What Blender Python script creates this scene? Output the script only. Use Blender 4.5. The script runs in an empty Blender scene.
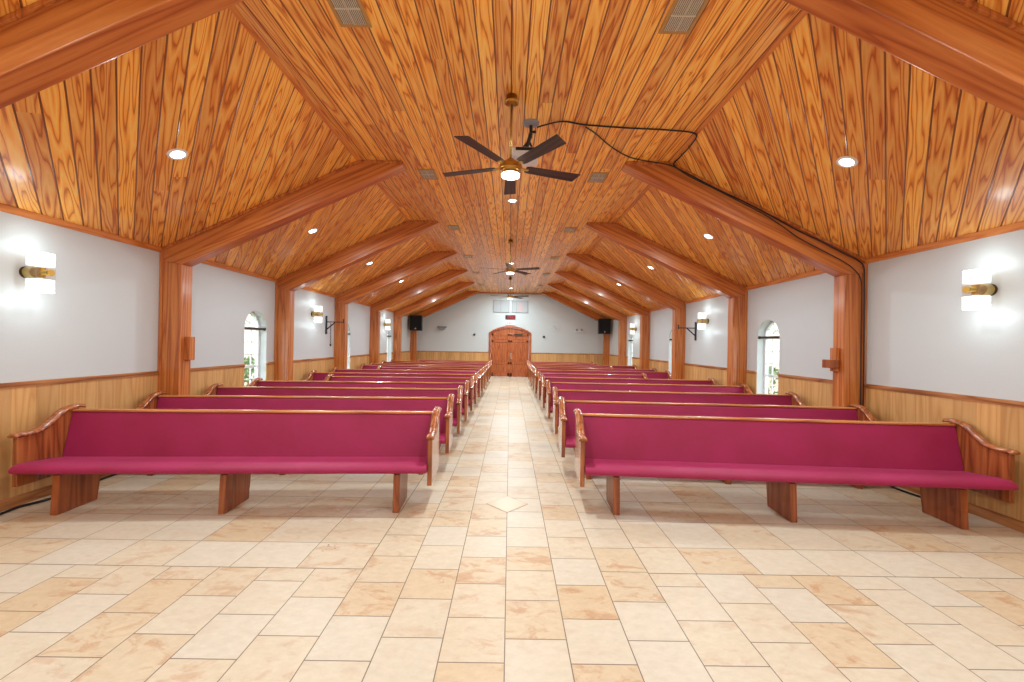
import bpy, bmesh, math, random
from mathutils import Vector, Matrix
random.seed(7)
C = bpy.context.scene.collection
PI = math.pi
H = 1.69                      # eye height of the photographer
W = 4.85                      # half width of the hall
ZW = 2.91                     # wall height
ZF = 4.19                     # flat ceiling height
XS = 2.14                     # where slope meets flat ceiling
M = (ZF - ZW) / (W - XS)      # slope of the ceiling
YB, YE = -5.9, 20.3           # room from altar end to door wall
T0, TS = 5.58, 2.85           # first full frame, spacing

# ------------------------------------------------------------------ helpers
def lin(c):
    return tuple(((v/255)/12.92 if v/255 <= .04045 else ((v/255+.055)/1.055)**2.4) for v in c) + (1,)

def mk(name):
    m = bpy.data.materials.new(name); m.use_nodes = True
    nt = m.node_tree; b = nt.nodes['Principled BSDF']
    return m, nt, b

def plain(name, col, rough=.5, metal=0, spec=.5, bump=0, bscale=200):
    m, nt, b = mk(name)
    b.inputs['Base Color'].default_value = lin(col)
    b.inputs['Roughness'].default_value = rough
    b.inputs['Metallic'].default_value = metal
    b.inputs['Specular IOR Level'].default_value = spec
    tc = nt.nodes.new('ShaderNodeTexCoord')
    n = nt.nodes.new('ShaderNodeTexNoise'); n.inputs['Scale'].default_value = bscale
    nt.links.new(tc.outputs['Object'], n.inputs['Vector'])
    hs = nt.nodes.new('ShaderNodeMixRGB'); hs.blend_type = 'MULTIPLY'; hs.inputs[0].default_value = .06
    hs.inputs[1].default_value = lin(col); nt.links.new(n.outputs['Fac'], hs.inputs[2])
    nt.links.new(hs.outputs[0], b.inputs['Base Color'])
    if bump:
        bp = nt.nodes.new('ShaderNodeBump'); bp.inputs['Strength'].default_value = bump; bp.inputs['Distance'].default_value = .002
        nt.links.new(n.outputs['Fac'], bp.inputs['Height']); nt.links.new(bp.outputs[0], b.inputs['Normal'])
    return m

def emis(name, col, strength):
    m, nt, b = mk(name)
    b.inputs['Base Color'].default_value = lin(col)
    b.inputs['Emission Color'].default_value = lin(col)
    b.inputs['Emission Strength'].default_value = strength
    return m

def wood(name, light, mid, dark, axis='Z', freq=7, stretch=.12, rings=9, rough=.3, contrast=1, mode='Object', plank=0, plank_axis=0, coat=.3, use_attr=False, fine=.35, detail=2):
    """cathedral-grained wood: contour lines of a noise field stretched along the grain"""
    m, nt, b = mk(name); N = nt.nodes; L = nt.links
    tc = N.new('ShaderNodeTexCoord')
    mp = N.new('ShaderNodeMapping'); s = {'X': (stretch, 1, 1), 'Y': (1, stretch, 1), 'Z': (1, 1, stretch)}[axis]
    mp.inputs['Scale'].default_value = s
    if mode == 'UV':
        uv = N.new('ShaderNodeUVMap'); uv.uv_map = 'UVMap'; L.new(uv.outputs[0], mp.inputs['Vector'])
    else:
        oi = N.new('ShaderNodeObjectInfo')
        sc = N.new('ShaderNodeVectorMath'); sc.operation = 'SCALE'; sc.inputs[0].default_value = (13, 17, 29); L.new(oi.outputs['Random'], sc.inputs['Scale'])
        ad = N.new('ShaderNodeVectorMath'); ad.operation = 'ADD'
        L.new(tc.outputs['Object'], ad.inputs[0]); L.new(sc.outputs[0], ad.inputs[1]); L.new(ad.outputs[0], mp.inputs['Vector'])
    n = N.new('ShaderNodeTexNoise'); n.inputs['Scale'].default_value = freq; n.inputs['Detail'].default_value = detail; n.inputs['Roughness'].default_value = .35
    L.new(mp.outputs[0], n.inputs['Vector'])
    mu = N.new('ShaderNodeMath'); mu.operation = 'MULTIPLY'; mu.inputs[1].default_value = rings; L.new(n.outputs['Fac'], mu.inputs[0])
    fr = N.new('ShaderNodeMath'); fr.operation = 'FRACT'; L.new(mu.outputs[0], fr.inputs[0])
    cr = N.new('ShaderNodeValToRGB'); e = cr.color_ramp.elements
    e[0].position = 0; e[0].color = lin(mid)
    e[1].position = .35; e[1].color = lin(light)
    x = e.new(.62); x.color = lin(mid)
    x = e.new(.86); x.color = lin(dark)
    x = e.new(.97); x.color = lin(mid)
    L.new(fr.outputs[0], cr.inputs[0])
    n2 = N.new('ShaderNodeTexNoise'); n2.inputs['Scale'].default_value = freq*14; n2.inputs['Detail'].default_value = 3
    L.new(mp.outputs[0], n2.inputs['Vector'])
    mx = N.new('ShaderNodeMixRGB'); mx.blend_type = 'SOFT_LIGHT'; mx.inputs[0].default_value = fine
    L.new(cr.outputs[0], mx.inputs[1]); L.new(n2.outputs['Fac'], mx.inputs[2])
    flat = N.new('ShaderNodeMixRGB'); flat.inputs[0].default_value = contrast; flat.inputs[1].default_value = lin(mid)
    L.new(mx.outputs[0], flat.inputs[2])
    out = flat.outputs[0]
    if use_attr:
        at = N.new('ShaderNodeAttribute'); at.attribute_name = 'tone'
        hs = N.new('ShaderNodeHueSaturation')
        r = N.new('ShaderNodeMapRange'); r.inputs[3].default_value = .80; r.inputs[4].default_value = 1.18
        L.new(at.outputs['Fac'], r.inputs[0]); L.new(r.outputs[0], hs.inputs['Value'])
        r2 = N.new('ShaderNodeMapRange'); r2.inputs[3].default_value = .493; r2.inputs[4].default_value = .507
        L.new(at.outputs['Fac'], r2.inputs[0]); L.new(r2.outputs[0], hs.inputs['Hue'])
        L.new(out, hs.inputs['Color']); out = hs.outputs[0]
    if plank:
        sp = N.new('ShaderNodeSeparateXYZ'); L.new(tc.outputs['Object'], sp.inputs[0])
        dv = N.new('ShaderNodeMath'); dv.operation = 'DIVIDE'; dv.inputs[1].default_value = plank; L.new(sp.outputs[plank_axis], dv.inputs[0])
        fl = N.new('ShaderNodeMath'); fl.operation = 'FLOOR'; L.new(dv.outputs[0], fl.inputs[0])
        wn = N.new('ShaderNodeTexWhiteNoise'); wn.noise_dimensions = '1D'; L.new(fl.outputs[0], wn.inputs['W'])
        hs = N.new('ShaderNodeHueSaturation'); r = N.new('ShaderNodeMapRange'); r.inputs[3].default_value = .88; r.inputs[4].default_value = 1.1
        L.new(wn.outputs['Value'], r.inputs[0]); L.new(r.outputs[0], hs.inputs['Value']); L.new(out, hs.inputs['Color']); out = hs.outputs[0]
        f2 = N.new('ShaderNodeMath'); f2.operation = 'FRACT'; L.new(dv.outputs[0], f2.inputs[0])
        lt = N.new('ShaderNodeMath'); lt.operation = 'LESS_THAN'; lt.inputs[1].default_value = .03; L.new(f2.outputs[0], lt.inputs[0])
        ml = N.new('ShaderNodeMath'); ml.operation = 'MULTIPLY'; ml.inputs[1].default_value = .45; L.new(lt.outputs[0], ml.inputs[0])
        gx = N.new('ShaderNodeMixRGB'); gx.inputs[2].default_value = lin(dark); L.new(ml.outputs[0], gx.inputs[0]); L.new(out, gx.inputs[1]); out = gx.outputs[0]
    L.new(out, b.inputs['Base Color'])
    b.inputs['Roughness'].default_value = rough
    b.inputs['Coat Weight'].default_value = coat; b.inputs['Coat Roughness'].default_value = .15
    bp = N.new('ShaderNodeBump'); bp.inputs['Strength'].default_value = .12; bp.inputs['Distance'].default_value = .002
    L.new(n2.outputs['Fac'], bp.inputs['Height']); L.new(bp.outputs[0], b.inputs['Normal'])
    return m

MAT = {}
PINE = dict(light=(254,198,104), mid=(244,166,72), dark=(194,102,34))
MAT['ceil_flat'] = wood('pine_boards', **PINE, axis='Y', freq=12, stretch=.06, rings=8, rough=.42, mode='UV', use_attr=True, coat=.32, detail=1.5, contrast=1)
MAT['groove'] = plain('varnished_groove_shade', (150,84,38), .3); MAT['groove'].node_tree.nodes['Principled BSDF'].inputs['Coat Weight'].default_value = 1; MAT['groove'].node_tree.nodes['Principled BSDF'].inputs['Coat Roughness'].default_value = .12  # glossy varnish coat; the darker colour paints in the shade between boards
MAT['beam'] = wood('stained_beam', (210,132,68), (192,108,50), (150,74,32), axis='X', freq=8, stretch=.045, rings=6, rough=.38, contrast=.8, detail=2.5)
MAT['post'] = wood('stained_post', (210,132,68), (192,108,50), (150,74,32), axis='Z', freq=8, stretch=.045, rings=6, rough=.38, contrast=.8, detail=2.5)
MAT['trimwood'] = wood('wood_moulding', (228,150,78), (212,130,62), (180,96,40), axis='Y', freq=8, stretch=.08, rings=6, rough=.35, contrast=.7)
MAT['trimx'] = wood('wood_moulding_cross', (214,126,70), (196,104,54), (160,78,38), axis='X', freq=8, stretch=.08, rings=6, rough=.35, contrast=.7)
MAT['oak'] = wood('oak_wainscot', (224,176,118), (210,158,98), (186,128,70), axis='Z', freq=6, stretch=.07, rings=7, rough=.45, contrast=.5, plank=.21, plank_axis=1, coat=.15)
MAT['oakx'] = wood('oak_wainscot_rear', (224,176,118), (210,158,98), (186,128,70), axis='Z', freq=6, stretch=.07, rings=7, rough=.45, contrast=.5, plank=.21, plank_axis=0, coat=.15)
MAT['base'] = wood('oak_baseboard', (196,136,84), (172,108,60), (130,74,38), axis='Y', freq=8, stretch=.08, rings=6, rough=.4, contrast=.8)
MAT['basex'] = wood('oak_baseboard_cross', (196,136,84), (172,108,60), (130,74,38), axis='X', freq=8, stretch=.08, rings=6, rough=.4, contrast=.8)
MAT['pew'] = wood('pew_wood', (186,112,62), (154,82,40), (106,50,22), axis='Z', freq=8, stretch=.06, rings=6, rough=.25, contrast=.7, coat=.5)
MAT['pewleg'] = wood('pew_leg_wood', (176,98,52), (146,74,36), (104,46,20), axis='Z', freq=8, stretch=.06, rings=6, rough=.35, contrast=.6, coat=.2)
MAT['pewrail'] = wood('pew_rail_wood', (222,150,92), (200,122,66), (160,86,42), axis='X', freq=8, stretch=.05, rings=6, rough=.25, contrast=.8, coat=.5)
MAT['door'] = wood('door_wood', (196,106,52), (176,88,40), (134,58,24), axis='Z', freq=7, stretch=.1, rings=7, rough=.35, contrast=.8)
MAT['white'] = plain('painted_drywall', (208,213,215), .38, bscale=60, bump=.05)
MAT['reveal'] = plain('white_trim_paint', (236,238,240), .45)
MAT['brass'] = plain('antique_brass', (190,146,70), .28, 1)
MAT['brass2'] = plain('yellow_brass', (196,170,96), .3, 1)
MAT['bronze'] = plain('dark_bronze', (84,70,58), .35, .9)
MAT['blade'] = wood('fan_blade_wood', (74,50,44), (56,36,32), (36,22,20), axis='X', freq=8, stretch=.06, rings=6, rough=.5, contrast=.8, coat=.0)
MAT['black'] = plain('black_plastic', (26,26,28), .45)
MAT['iron'] = plain('wrought_iron', (48,50,60), .5, .5)
MAT['grille'] = plain('speaker_cloth', (18,18,20), .8, bump=.6, bscale=500)
MAT['ventmetal'] = plain('vent_metal', (226,220,200), .4, .2)
MAT['ventdark'] = plain('vent_shadow_box', (52,44,36), .8)
MAT['ventframe'] = plain('vent_wood_frame', (184,142,84), .45)
MAT['grey'] = plain('grey_plastic', (150,152,156), .5)
MAT['projwhite'] = plain('projector_white', (222,222,226), .4)
MAT['chrome'] = plain('chrome', (210,210,214), .15, 1)
MAT['bulb'] = emis('lamp_lens', (255,250,240), 14)
MAT['bulbwarm'] = emis('fan_lamp_lens', (255,242,214), 9)
MAT['sconceglow'] = emis('sconce_frosted_glass', (255,252,246), 1.2)
MAT['led'] = emis('red_led', (190,40,56), .7)
MAT['exitred'] = emis('exit_letters', (244,96,110), .7)
MAT['ledbox'] = plain('maroon_display_glass', (66,20,26), .3)
MAT['pink'] = plain('faded_pink_paper', (206,184,188), .6)
MAT['boardgrey'] = plain('grey_board', (186,188,192), .5)
MAT['boardgrey2'] = plain('darker_grey_board', (164,166,170), .5)

def fabric():
    m, nt, b = mk('burgundy_upholstery'); N = nt.nodes; L = nt.links
    tc = N.new('ShaderNodeTexCoord')
    n = N.new('ShaderNodeTexNoise'); n.inputs['Scale'].default_value = 2.2; n.inputs['Detail'].default_value = 4
    L.new(tc.outputs['Object'], n.inputs['Vector'])
    cr = N.new('ShaderNodeValToRGB'); cr.color_ramp.elements[0].position = .3; cr.color_ramp.elements[1].position = .7
    cr.color_ramp.elements[0].color = lin((150,20,68)); cr.color_ramp.elements[1].color = lin((164,28,84))
    L.new(n.outputs['Fac'], cr.inputs[0]); L.new(cr.outputs[0], b.inputs['Base Color'])
    n2 = N.new('ShaderNodeTexNoise'); n2.inputs['Scale'].default_value = 420
    L.new(tc.outputs['Object'], n2.inputs['Vector'])
    n3 = N.new('ShaderNodeTexNoise'); n3.inputs['Scale'].default_value = 5; n3.inputs['Detail'].default_value = 3
    L.new(tc.outputs['Object'], n3.inputs['Vector'])
    bp = N.new('ShaderNodeBump'); bp.inputs['Strength'].default_value = .25; bp.inputs['Distance'].default_value = .001
    bp2 = N.new('ShaderNodeBump'); bp2.inputs['Strength'].default_value = .25; bp2.inputs['Distance'].default_value = .02
    L.new(n2.outputs['Fac'], bp.inputs['Height']); L.new(n3.outputs['Fac'], bp2.inputs['Height']); L.new(bp2.outputs[0], bp.inputs['Normal'])
    L.new(bp.outputs[0], b.inputs['Normal'])
    b.inputs['Roughness'].default_value = .6
    b.inputs['Sheen Weight'].default_value = .2; b.inputs['Sheen Roughness'].default_value = .4
    b.inputs['Sheen Tint'].default_value = lin((240,130,180))
    return m
MAT['fabric'] = fabric()

def floor_mat(name, tile, offset, shift=(0,0)):
    m, nt, b = mk(name); N = nt.nodes; L = nt.links
    tc = N.new('ShaderNodeTexCoord')
    sp = N.new('ShaderNodeSeparateXYZ'); L.new(tc.outputs['Object'], sp.inputs[0])
    def add(v, k):
        a = N.new('ShaderNodeMath'); a.operation = 'ADD'; a.inputs[1].default_value = k; L.new(v, a.inputs[0]); return a.outputs[0]
    cb = N.new('ShaderNodeCombineXYZ')
    L.new(add(sp.outputs[1], 40*tile + shift[1]), cb.inputs[0]); L.new(add(sp.outputs[0], 40*tile + shift[0]), cb.inputs[1])
    br = N.new('ShaderNodeTexBrick'); br.offset = offset; br.offset_frequency = 2; br.squash = 1
    br.inputs['Scale'].default_value = 1; br.inputs['Brick Width'].default_value = tile; br.inputs['Row Height'].default_value = tile
    br.inputs['Mortar Size'].default_value = .0032; br.inputs['Mortar Smooth'].default_value = .1; br.inputs['Bias'].default_value = 0
    br.inputs['Color1'].default_value = (0,0,0,1); br.inputs['Color2'].default_value = (1,1,1,1); br.inputs['Mortar'].default_value = (.5,.5,.5,1)
    L.new(cb.outputs[0], br.inputs['Vector'])
    # tile tone
    cr = N.new('ShaderNodeValToRGB'); e = cr.color_ramp.elements
    e[0].position = 0; e[0].color = lin((212,200,182)); e[1].position = 1; e[1].color = lin((208,182,148))
    for p, c in ((.4,(213,198,176)), (.7,(212,194,168)), (.88,(210,187,156))):
        x = e.new(p); x.color = lin(c)
    L.new(br.outputs['Color'], cr.inputs[0])
    # travertine clouds and rust marks, shifted per tile
    vs = N.new('ShaderNodeVectorMath'); vs.operation = 'SCALE'; vs.inputs['Scale'].default_value = 9
    L.new(br.outputs['Color'], vs.inputs[0])
    va = N.new('ShaderNodeVectorMath'); va.operation = 'ADD'; L.new(tc.outputs['Object'], va.inputs[0]); L.new(vs.outputs[0], va.inputs[1])
    mp = N.new('ShaderNodeMapping'); mp.inputs['Scale'].default_value = (1, 1.7, 1); mp.inputs['Rotation'].default_value = (0,0,.5); L.new(va.outputs[0], mp.inputs['Vector'])
    n1 = N.new('ShaderNodeTexNoise'); n1.inputs['Scale'].default_value = 4.6; n1.inputs['Detail'].default_value = 10; n1.inputs['Roughness'].default_value = .68; n1.inputs['Distortion'].default_value = .6
    L.new(mp.outputs[0], n1.inputs['Vector'])
    thr = N.new('ShaderNodeMapRange'); thr.inputs[1].default_value = .52; thr.inputs[2].default_value = .62; thr.inputs[3].default_value = 0; thr.inputs[4].default_value = 1
    L.new(n1.outputs['Fac'], thr.inputs[0])
    tr = N.new('ShaderNodeMapRange'); tr.inputs[1].default_value = .35; tr.inputs[2].default_value = .85; tr.inputs[3].default_value = .1; tr.inputs[4].default_value = .7
    L.new(br.outputs['Color'], tr.inputs[0])
    ml = N.new('ShaderNodeMath'); ml.operation = 'MULTIPLY'; L.new(thr.outputs[0], ml.inputs[0]); L.new(tr.outputs[0], ml.inputs[1])
    mx = N.new('ShaderNodeMixRGB'); mx.inputs[2].default_value = lin((190,144,106)); L.new(ml.outputs[0], mx.inputs[0]); L.new(cr.outputs[0], mx.inputs[1])
    n2 = N.new('ShaderNodeTexNoise'); n2.inputs['Scale'].default_value = 14; n2.inputs['Detail'].default_value = 6; n2.inputs['Roughness'].default_value = .7; L.new(mp.outputs[0], n2.inputs['Vector'])
    m2 = N.new('ShaderNodeMixRGB'); m2.blend_type = 'SOFT_LIGHT'; m2.inputs[0].default_value = .45; L.new(mx.outputs[0], m2.inputs[1]); L.new(n2.outputs['Fac'], m2.inputs[2])
    # warmer towards centre columns is a trait of the tile lot laid there
    gx = N.new('ShaderNodeMixRGB'); gx.inputs[2].default_value = lin((126,108,92)); L.new(br.outputs['Fac'], gx.inputs[0]); L.new(m2.outputs[0], gx.inputs[1])
    # cluster of dark chips in one tile
    ch = N.new('ShaderNodeVectorMath'); ch.operation = 'DISTANCE'; ch.inputs[1].default_value = (-1.46, 3.33, 0); L.new(tc.outputs['Object'], ch.inputs[0])
    cm = N.new('ShaderNodeMapRange'); cm.inputs[1].default_value = .05; cm.inputs[2].default_value = .2; cm.inputs[3].default_value = .16; cm.inputs[4].default_value = 0; L.new(ch.outputs['Value'], cm.inputs[0])
    n4 = N.new('ShaderNodeTexNoise'); n4.inputs['Scale'].default_value = 38; L.new(tc.outputs['Object'], n4.inputs['Vector'])
    ca = N.new('ShaderNodeMath'); ca.operation = 'ADD'; L.new(n4.outputs['Fac'], ca.inputs[0]); L.new(cm.outputs[0], ca.inputs[1])
    cg = N.new('ShaderNodeMath'); cg.operation = 'GREATER_THAN'; cg.inputs[1].default_value = .79; L.new(ca.outputs[0], cg.inputs[0])
    c2 = N.new('ShaderNodeMixRGB'); c2.inputs[2].default_value = lin((110,106,108)); L.new(cg.outputs[0], c2.inputs[0]); L.new(gx.outputs[0], c2.inputs[1])
    L.new(c2.outputs[0], b.inputs['Base Color'])
    b.inputs['Roughness'].default_value = .42; b.inputs['Specular IOR Level'].default_value = .45
    bp = N.new('ShaderNodeBump'); bp.inputs['Strength'].default_value = .4; bp.inputs['Distance'].default_value = .003; bp.invert = True
    L.new(br.outputs['Fac'], bp.inputs['Height']); L.new(bp.outputs[0], b.inputs['Normal'])
    return m
MAT['tile_run'] = floor_mat('travertine_running_bond', .352, .5, (0, -.05))
MAT['tile_stack'] = floor_mat('travertine_stack_bond', .495, 0, (1.056, .05))
MAT['tile_diamond'] = plain('travertine_inlay', (216,180,144), .34, bscale=6)
MAT['grout'] = plain('grout', (126,108,92), .8)

# ------------------------------------------------------------------ geometry helpers
def new(): return bmesh.new()

def obj(name, bm, mat, parent=None, loc=None, rot=None, smooth=False, bevel=0, uv=False):
    bmesh.ops.recalc_face_normals(bm, faces=bm.faces) if not uv else None
    me = bpy.data.meshes.new(name); bm.to_mesh(me); bm.free()
    for mm in (mat if isinstance(mat, (list, tuple)) else [mat]): me.materials.append(mm)
    o = bpy.data.objects.new(name, me); C.objects.link(o)
    if loc: o.location = loc
    if rot: o.rotation_euler = rot
    if parent: o.parent = parent
    if smooth:
        for p in me.polygons: p.use_smooth = True
    if bevel:
        md = o.modifiers.new('bevel', 'BEVEL'); md.width = bevel; md.segments = 2; md.limit_method = 'ANGLE'
    return o

def box(bm, x0, x1, y0, y1, z0, z1, mi=0):
    v = [bm.verts.new((x, y, z)) for x in (x0, x1) for y in (y0, y1) for z in (z0, z1)]
    for q in ((0,1,3,2), (4,6,7,5), (0,4,5,1), (2,3,7,6), (0,2,6,4), (1,5,7,3)):
        f = bm.faces.new([v[i] for i in q]); f.material_index = mi
    return v

def prism(bm, pts, a0, a1, axis='x', mi=0):
    """extrude a polygon of 2-D points along an axis; pts are (y,z) for x, (x,z) for y, (x,y) for z"""
    def P(p, a):
        return {'x': (a, p[0], p[1]), 'y': (p[0], a, p[1]), 'z': (p[0], p[1], a)}[axis]
    A = [bm.verts.new(P(p, a0)) for p in pts]; B = [bm.verts.new(P(p, a1)) for p in pts]
    n = len(pts)
    fs = [bm.faces.new(A), bm.faces.new(B[::-1])]
    for i in range(n): fs.append(bm.faces.new([A[i], B[i], B[(i+1) % n], A[(i+1) % n]]))
    for f in fs: f.material_index = mi

def cyl(bm, p0, p1, r0, r1=None, n=20, caps=True):
    r1 = r0 if r1 is None else r1
    p0, p1 = Vector(p0), Vector(p1); d = (p1-p0).normalized()
    u = d.orthogonal().normalized(); w = d.cross(u)
    A = [bm.verts.new(p0 + r0*(math.cos(2*PI*i/n)*u + math.sin(2*PI*i/n)*w)) for i in range(n)]
    B = [bm.verts.new(p1 + r1*(math.cos(2*PI*i/n)*u + math.sin(2*PI*i/n)*w)) for i in range(n)]
    for i in range(n): bm.faces.new([A[i], A[(i+1) % n], B[(i+1) % n], B[i]])
    if caps: bm.faces.new(A[::-1]); bm.faces.new(B)

def lathe(bm, prof, n=28, c=(0,0,0)):
    """revolve (r,z) around the vertical axis"""
    rings = []
    for r, z in prof:
        rings.append([bm.verts.new((c[0]+r*math.cos(2*PI*i/n), c[1]+r*math.sin(2*PI*i/n), c[2]+z)) for i in range(n)] if r > 1e-6 else [bm.verts.new((c[0], c[1], c[2]+z))])
    for a, b in zip(rings, rings[1:]):
        for i in range(n):
            j = (i+1) % n
            if len(a) == 1 and len(b) == 1: continue
            if len(a) == 1: bm.faces.new([a[0], b[i], b[j]])
            elif len(b) == 1: bm.faces.new([a[i], a[j], b[0]])
            else: bm.faces.new([a[i], a[j], b[j], b[i]])

def tube(bm, pts, r, n=8):
    pts = [Vector(p) for p in pts]
    # smooth the path
    out = []
    for i in range(len(pts)-1):
        p0 = pts[max(i-1, 0)]; p1 = pts[i]; p2 = pts[i+1]; p3 = pts[min(i+2, len(pts)-1)]
        for k in range(6):
            t = k/6
            out.append(.5*((2*p1) + (p2-p0)*t + (2*p0-5*p1+4*p2-p3)*t*t + (3*p1-p0-3*p2+p3)*t**3))
    out.append(pts[-1])
    prev = None; u = None
    for i, p in enumerate(out):
        d = (out[min(i+1, len(out)-1)] - out[max(i-1, 0)]).normalized()
        u = d.orthogonal().normalized() if u is None else (u - d*u.dot(d)).normalized()
        w = d.cross(u)
        ring = [bm.verts.new(p + r*(math.cos(2*PI*k/n)*u + math.sin(2*PI*k/n)*w)) for k in range(n)]
        if prev:
            for k in range(n): bm.faces.new([prev[k], prev[(k+1) % n], ring[(k+1) % n], ring[k]])
        else: bm.faces.new(ring[::-1])
        prev = ring
    bm.faces.new(prev)

def tag(o, label, cat, group=None):
    o['label'] = label; o['category'] = cat
    if group: o['group'] = group
    return o

def thing(name, label, cat, loc=(0,0,0), rotz=0, group=None):
    o = bpy.data.objects.new(name, None); C.objects.link(o)
    o.empty_display_size = .1
    o.location = loc; o.rotation_euler = (0,0,rotz)
    return tag(o, label, cat, group)

def struct(name, bm, mat, **k):
    o = obj(name, bm, mat, **k); o['kind'] = 'structure'; return o

def dup(root, loc=None, rotz=None, label=None):
    r = root.copy(); C.objects.link(r)
    if loc is not None: r.location = loc
    if rotz is not None: r.rotation_euler = (0,0,rotz)
    if label: r['label'] = label
    for ch in list(root.children):
        c = ch.copy(); C.objects.link(c); c.parent = r
        for g in list(ch.children):
            d = g.copy(); C.objects.link(d); d.parent = c
    return r

# ------------------------------------------------------------------ floor
AX = 1.056; YL = 3.03
bm = new()
def q(x0, x1, y0, y1, mi):
    f = bm.faces.new([bm.verts.new(p) for p in ((x0,y0,0), (x1,y0,0), (x1,y1,0), (x0,y1,0))]); f.material_index = mi
q(-W-.2, W+.2, YB-.2, YL, 0); q(-AX, AX, YL, YE+.2, 0); q(-W-.2, -AX, YL, YE+.2, 1); q(AX, W+.2, YL, YE+.2, 1)
struct('floor', bm, [MAT['tile_run'], MAT['tile_stack']], uv=True)
bm = new()
for x0, x1, y0, y1 in ((-W, -AX, YL-.003, YL+.003), (AX, W, YL-.003, YL+.003), (-AX-.003, -AX+.003, YL, YE), (AX-.003, AX+.003, YL, YE)): box(bm, x0, x1, y0, y1, -.003, .0008)
struct('floor_grout', bm, MAT['grout'])
bm = new(); s = .215; cy = 4.29
for k, (r, z) in enumerate(((s+.006, .0012), (s, .0022))):
    f = bm.faces.new([bm.verts.new(p) for p in ((-r,cy,z), (0,cy-r,z), (r,cy,z), (0,cy+r,z))]); f.material_index = k
o = struct('floor_inlay', bm, [MAT['grout'], MAT['tile_diamond']], uv=True)

# ------------------------------------------------------------------ plank ceilings
def clip(poly, a, b):
    """clip polygon of (s,t) to a<=t<=b"""
    def half(P, k, sign):
        out = []
        for i in range(len(P)):
            p, r = P[i], P[(i+1) % len(P)]
            dp, dr = sign*(p[1]-k), sign*(r[1]-k)
            if dp >= 0: out.append(p)
            if (dp >= 0) != (dr >= 0):
                t = dp/(dp-dr); out.append((p[0]+t*(r[0]-p[0]), k))
        return out
    P = half(poly, a, 1)
    return half(P, b, -1) if len(P) > 2 else []

def planks(name, O, U, V, lu, lv, ang, mat, pw=.147, g=.0065, depth=.007):
    """boards on the panel O + u*U + v*V (0..lu, 0..lv), running at ang from U; grooves go up (away from the room)"""
    N = U.cross(V).normalized()
    if N.z < 0: N = -N               # outward = up
    ca, sa = math.cos(ang), math.sin(ang)
    rect = [(0,0), (lu,0), (lu,lv), (0,lv)]
    P = [(u*ca+v*sa, -u*sa+v*ca) for u, v in rect]
    tmin = min(p[1] for p in P); tmax = max(p[1] for p in P)
    bm = new(); uvl = bm.loops.layers.uv.new('UVMap'); tone = bm.loops.layers.float_color.new('tone')
    k = 0; t = tmin - .03
    while t < tmax:
        # each board run is cut in lengths
        full = clip(P, t, t+pw)
        if len(full) > 2:
            smin = min(p[0] for p in full); smax = max(p[0] for p in full)
            cuts = [smin-.01]; x = smin + random.uniform(2.2, 9)
            while x < smax - .6: cuts.append(x); x += random.uniform(3.6, 6)
            cuts.append(smax+.01)
            for c0, c1 in zip(cuts, cuts[1:]):
                off = (random.uniform(0, 50), random.uniform(0, 50)); tn = random.random()
                for a, b, ha, hb in ((t, t+g, depth, 0), (t+g, t+pw-g, 0, 0), (t+pw-g, t+pw, 0, depth)):
                    seg = clip([(p[1], p[0]) for p in clip(P, a, b)], c0, c1) if True else None
                    if not seg or len(seg) < 3: continue
                    seg = [(p[1], p[0]) for p in seg]
                    vs = []
                    for s_, t_ in seg:
                        h = ha + (hb-ha)*((t_-a)/(b-a))
                        u = s_*ca - t_*sa; v = s_*sa + t_*ca
                        vs.append(bm.verts.new(O + U*u + V*v + N*h))
                    try: f = bm.faces.new(vs)
                    except ValueError: continue
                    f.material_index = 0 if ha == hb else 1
                    f.normal_update()
                    if f.normal.dot(N) > 0: f.normal_flip()
                    for l in f.loops:
                        p = l.vert.co - O; u = p.dot(U); v = p.dot(V)
                        l[uvl].uv = (-u*sa+v*ca + off[0], u*ca+v*sa + off[1])
                        l[tone] = (tn, tn, tn, 1)
        t += pw; k += 1
    # a dark sheet behind the grooves keeps light out
    vs = [bm.verts.new(O + U*(a) + V*(b) + N*(depth+.01)) for a, b in rect]
    f = bm.faces.new(vs)
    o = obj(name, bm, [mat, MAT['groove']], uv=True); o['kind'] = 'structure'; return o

LY = YE - YB
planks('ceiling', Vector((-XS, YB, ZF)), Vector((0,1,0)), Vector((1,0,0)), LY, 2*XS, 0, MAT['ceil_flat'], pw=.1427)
sl = math.hypot(W-XS, ZF-ZW)
dn = Vector((W-XS, 0, -(ZF-ZW))).normalized()
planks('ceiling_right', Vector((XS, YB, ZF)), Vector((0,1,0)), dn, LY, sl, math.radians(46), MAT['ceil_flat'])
dl = Vector((-(W-XS), 0, -(ZF-ZW))).normalized()
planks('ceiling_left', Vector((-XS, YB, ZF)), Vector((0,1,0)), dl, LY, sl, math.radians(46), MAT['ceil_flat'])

# mouldings: wall top, seams
n_tr = 0
for s in (-1, 1):
    bm = new(); prism(bm, [(s*W, ZW-.055), (s*(W-.02), ZW-.055), (s*(W-.035), ZW+.012), (s*W, ZW+.002)], YB, YE, 'y')
    n_tr += 1; struct('trim_%d' % n_tr, bm, MAT['trimwood'])
    bm = new(); prism(bm, [(s*(XS-.02), ZF-.001), (s*(XS-.018), ZF-.008), (s*XS, ZF-.012), (s*(XS+.02), ZF-.012-.009), (s*(XS+.022), ZF-.010), (s*XS, ZF+.004)], YB, YE, 'y')
    n_tr += 1; struct('trim_%d' % n_tr, bm, MAT['trimwood'])
bm = new()
prism(bm, [(-XS, ZF-.05), (XS, ZF-.05), (XS, ZF), (-XS, ZF)], YE-.03, YE, 'y')
n_tr += 1; struct('trim_%d' % n_tr, bm, MAT['trimx'])

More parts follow.
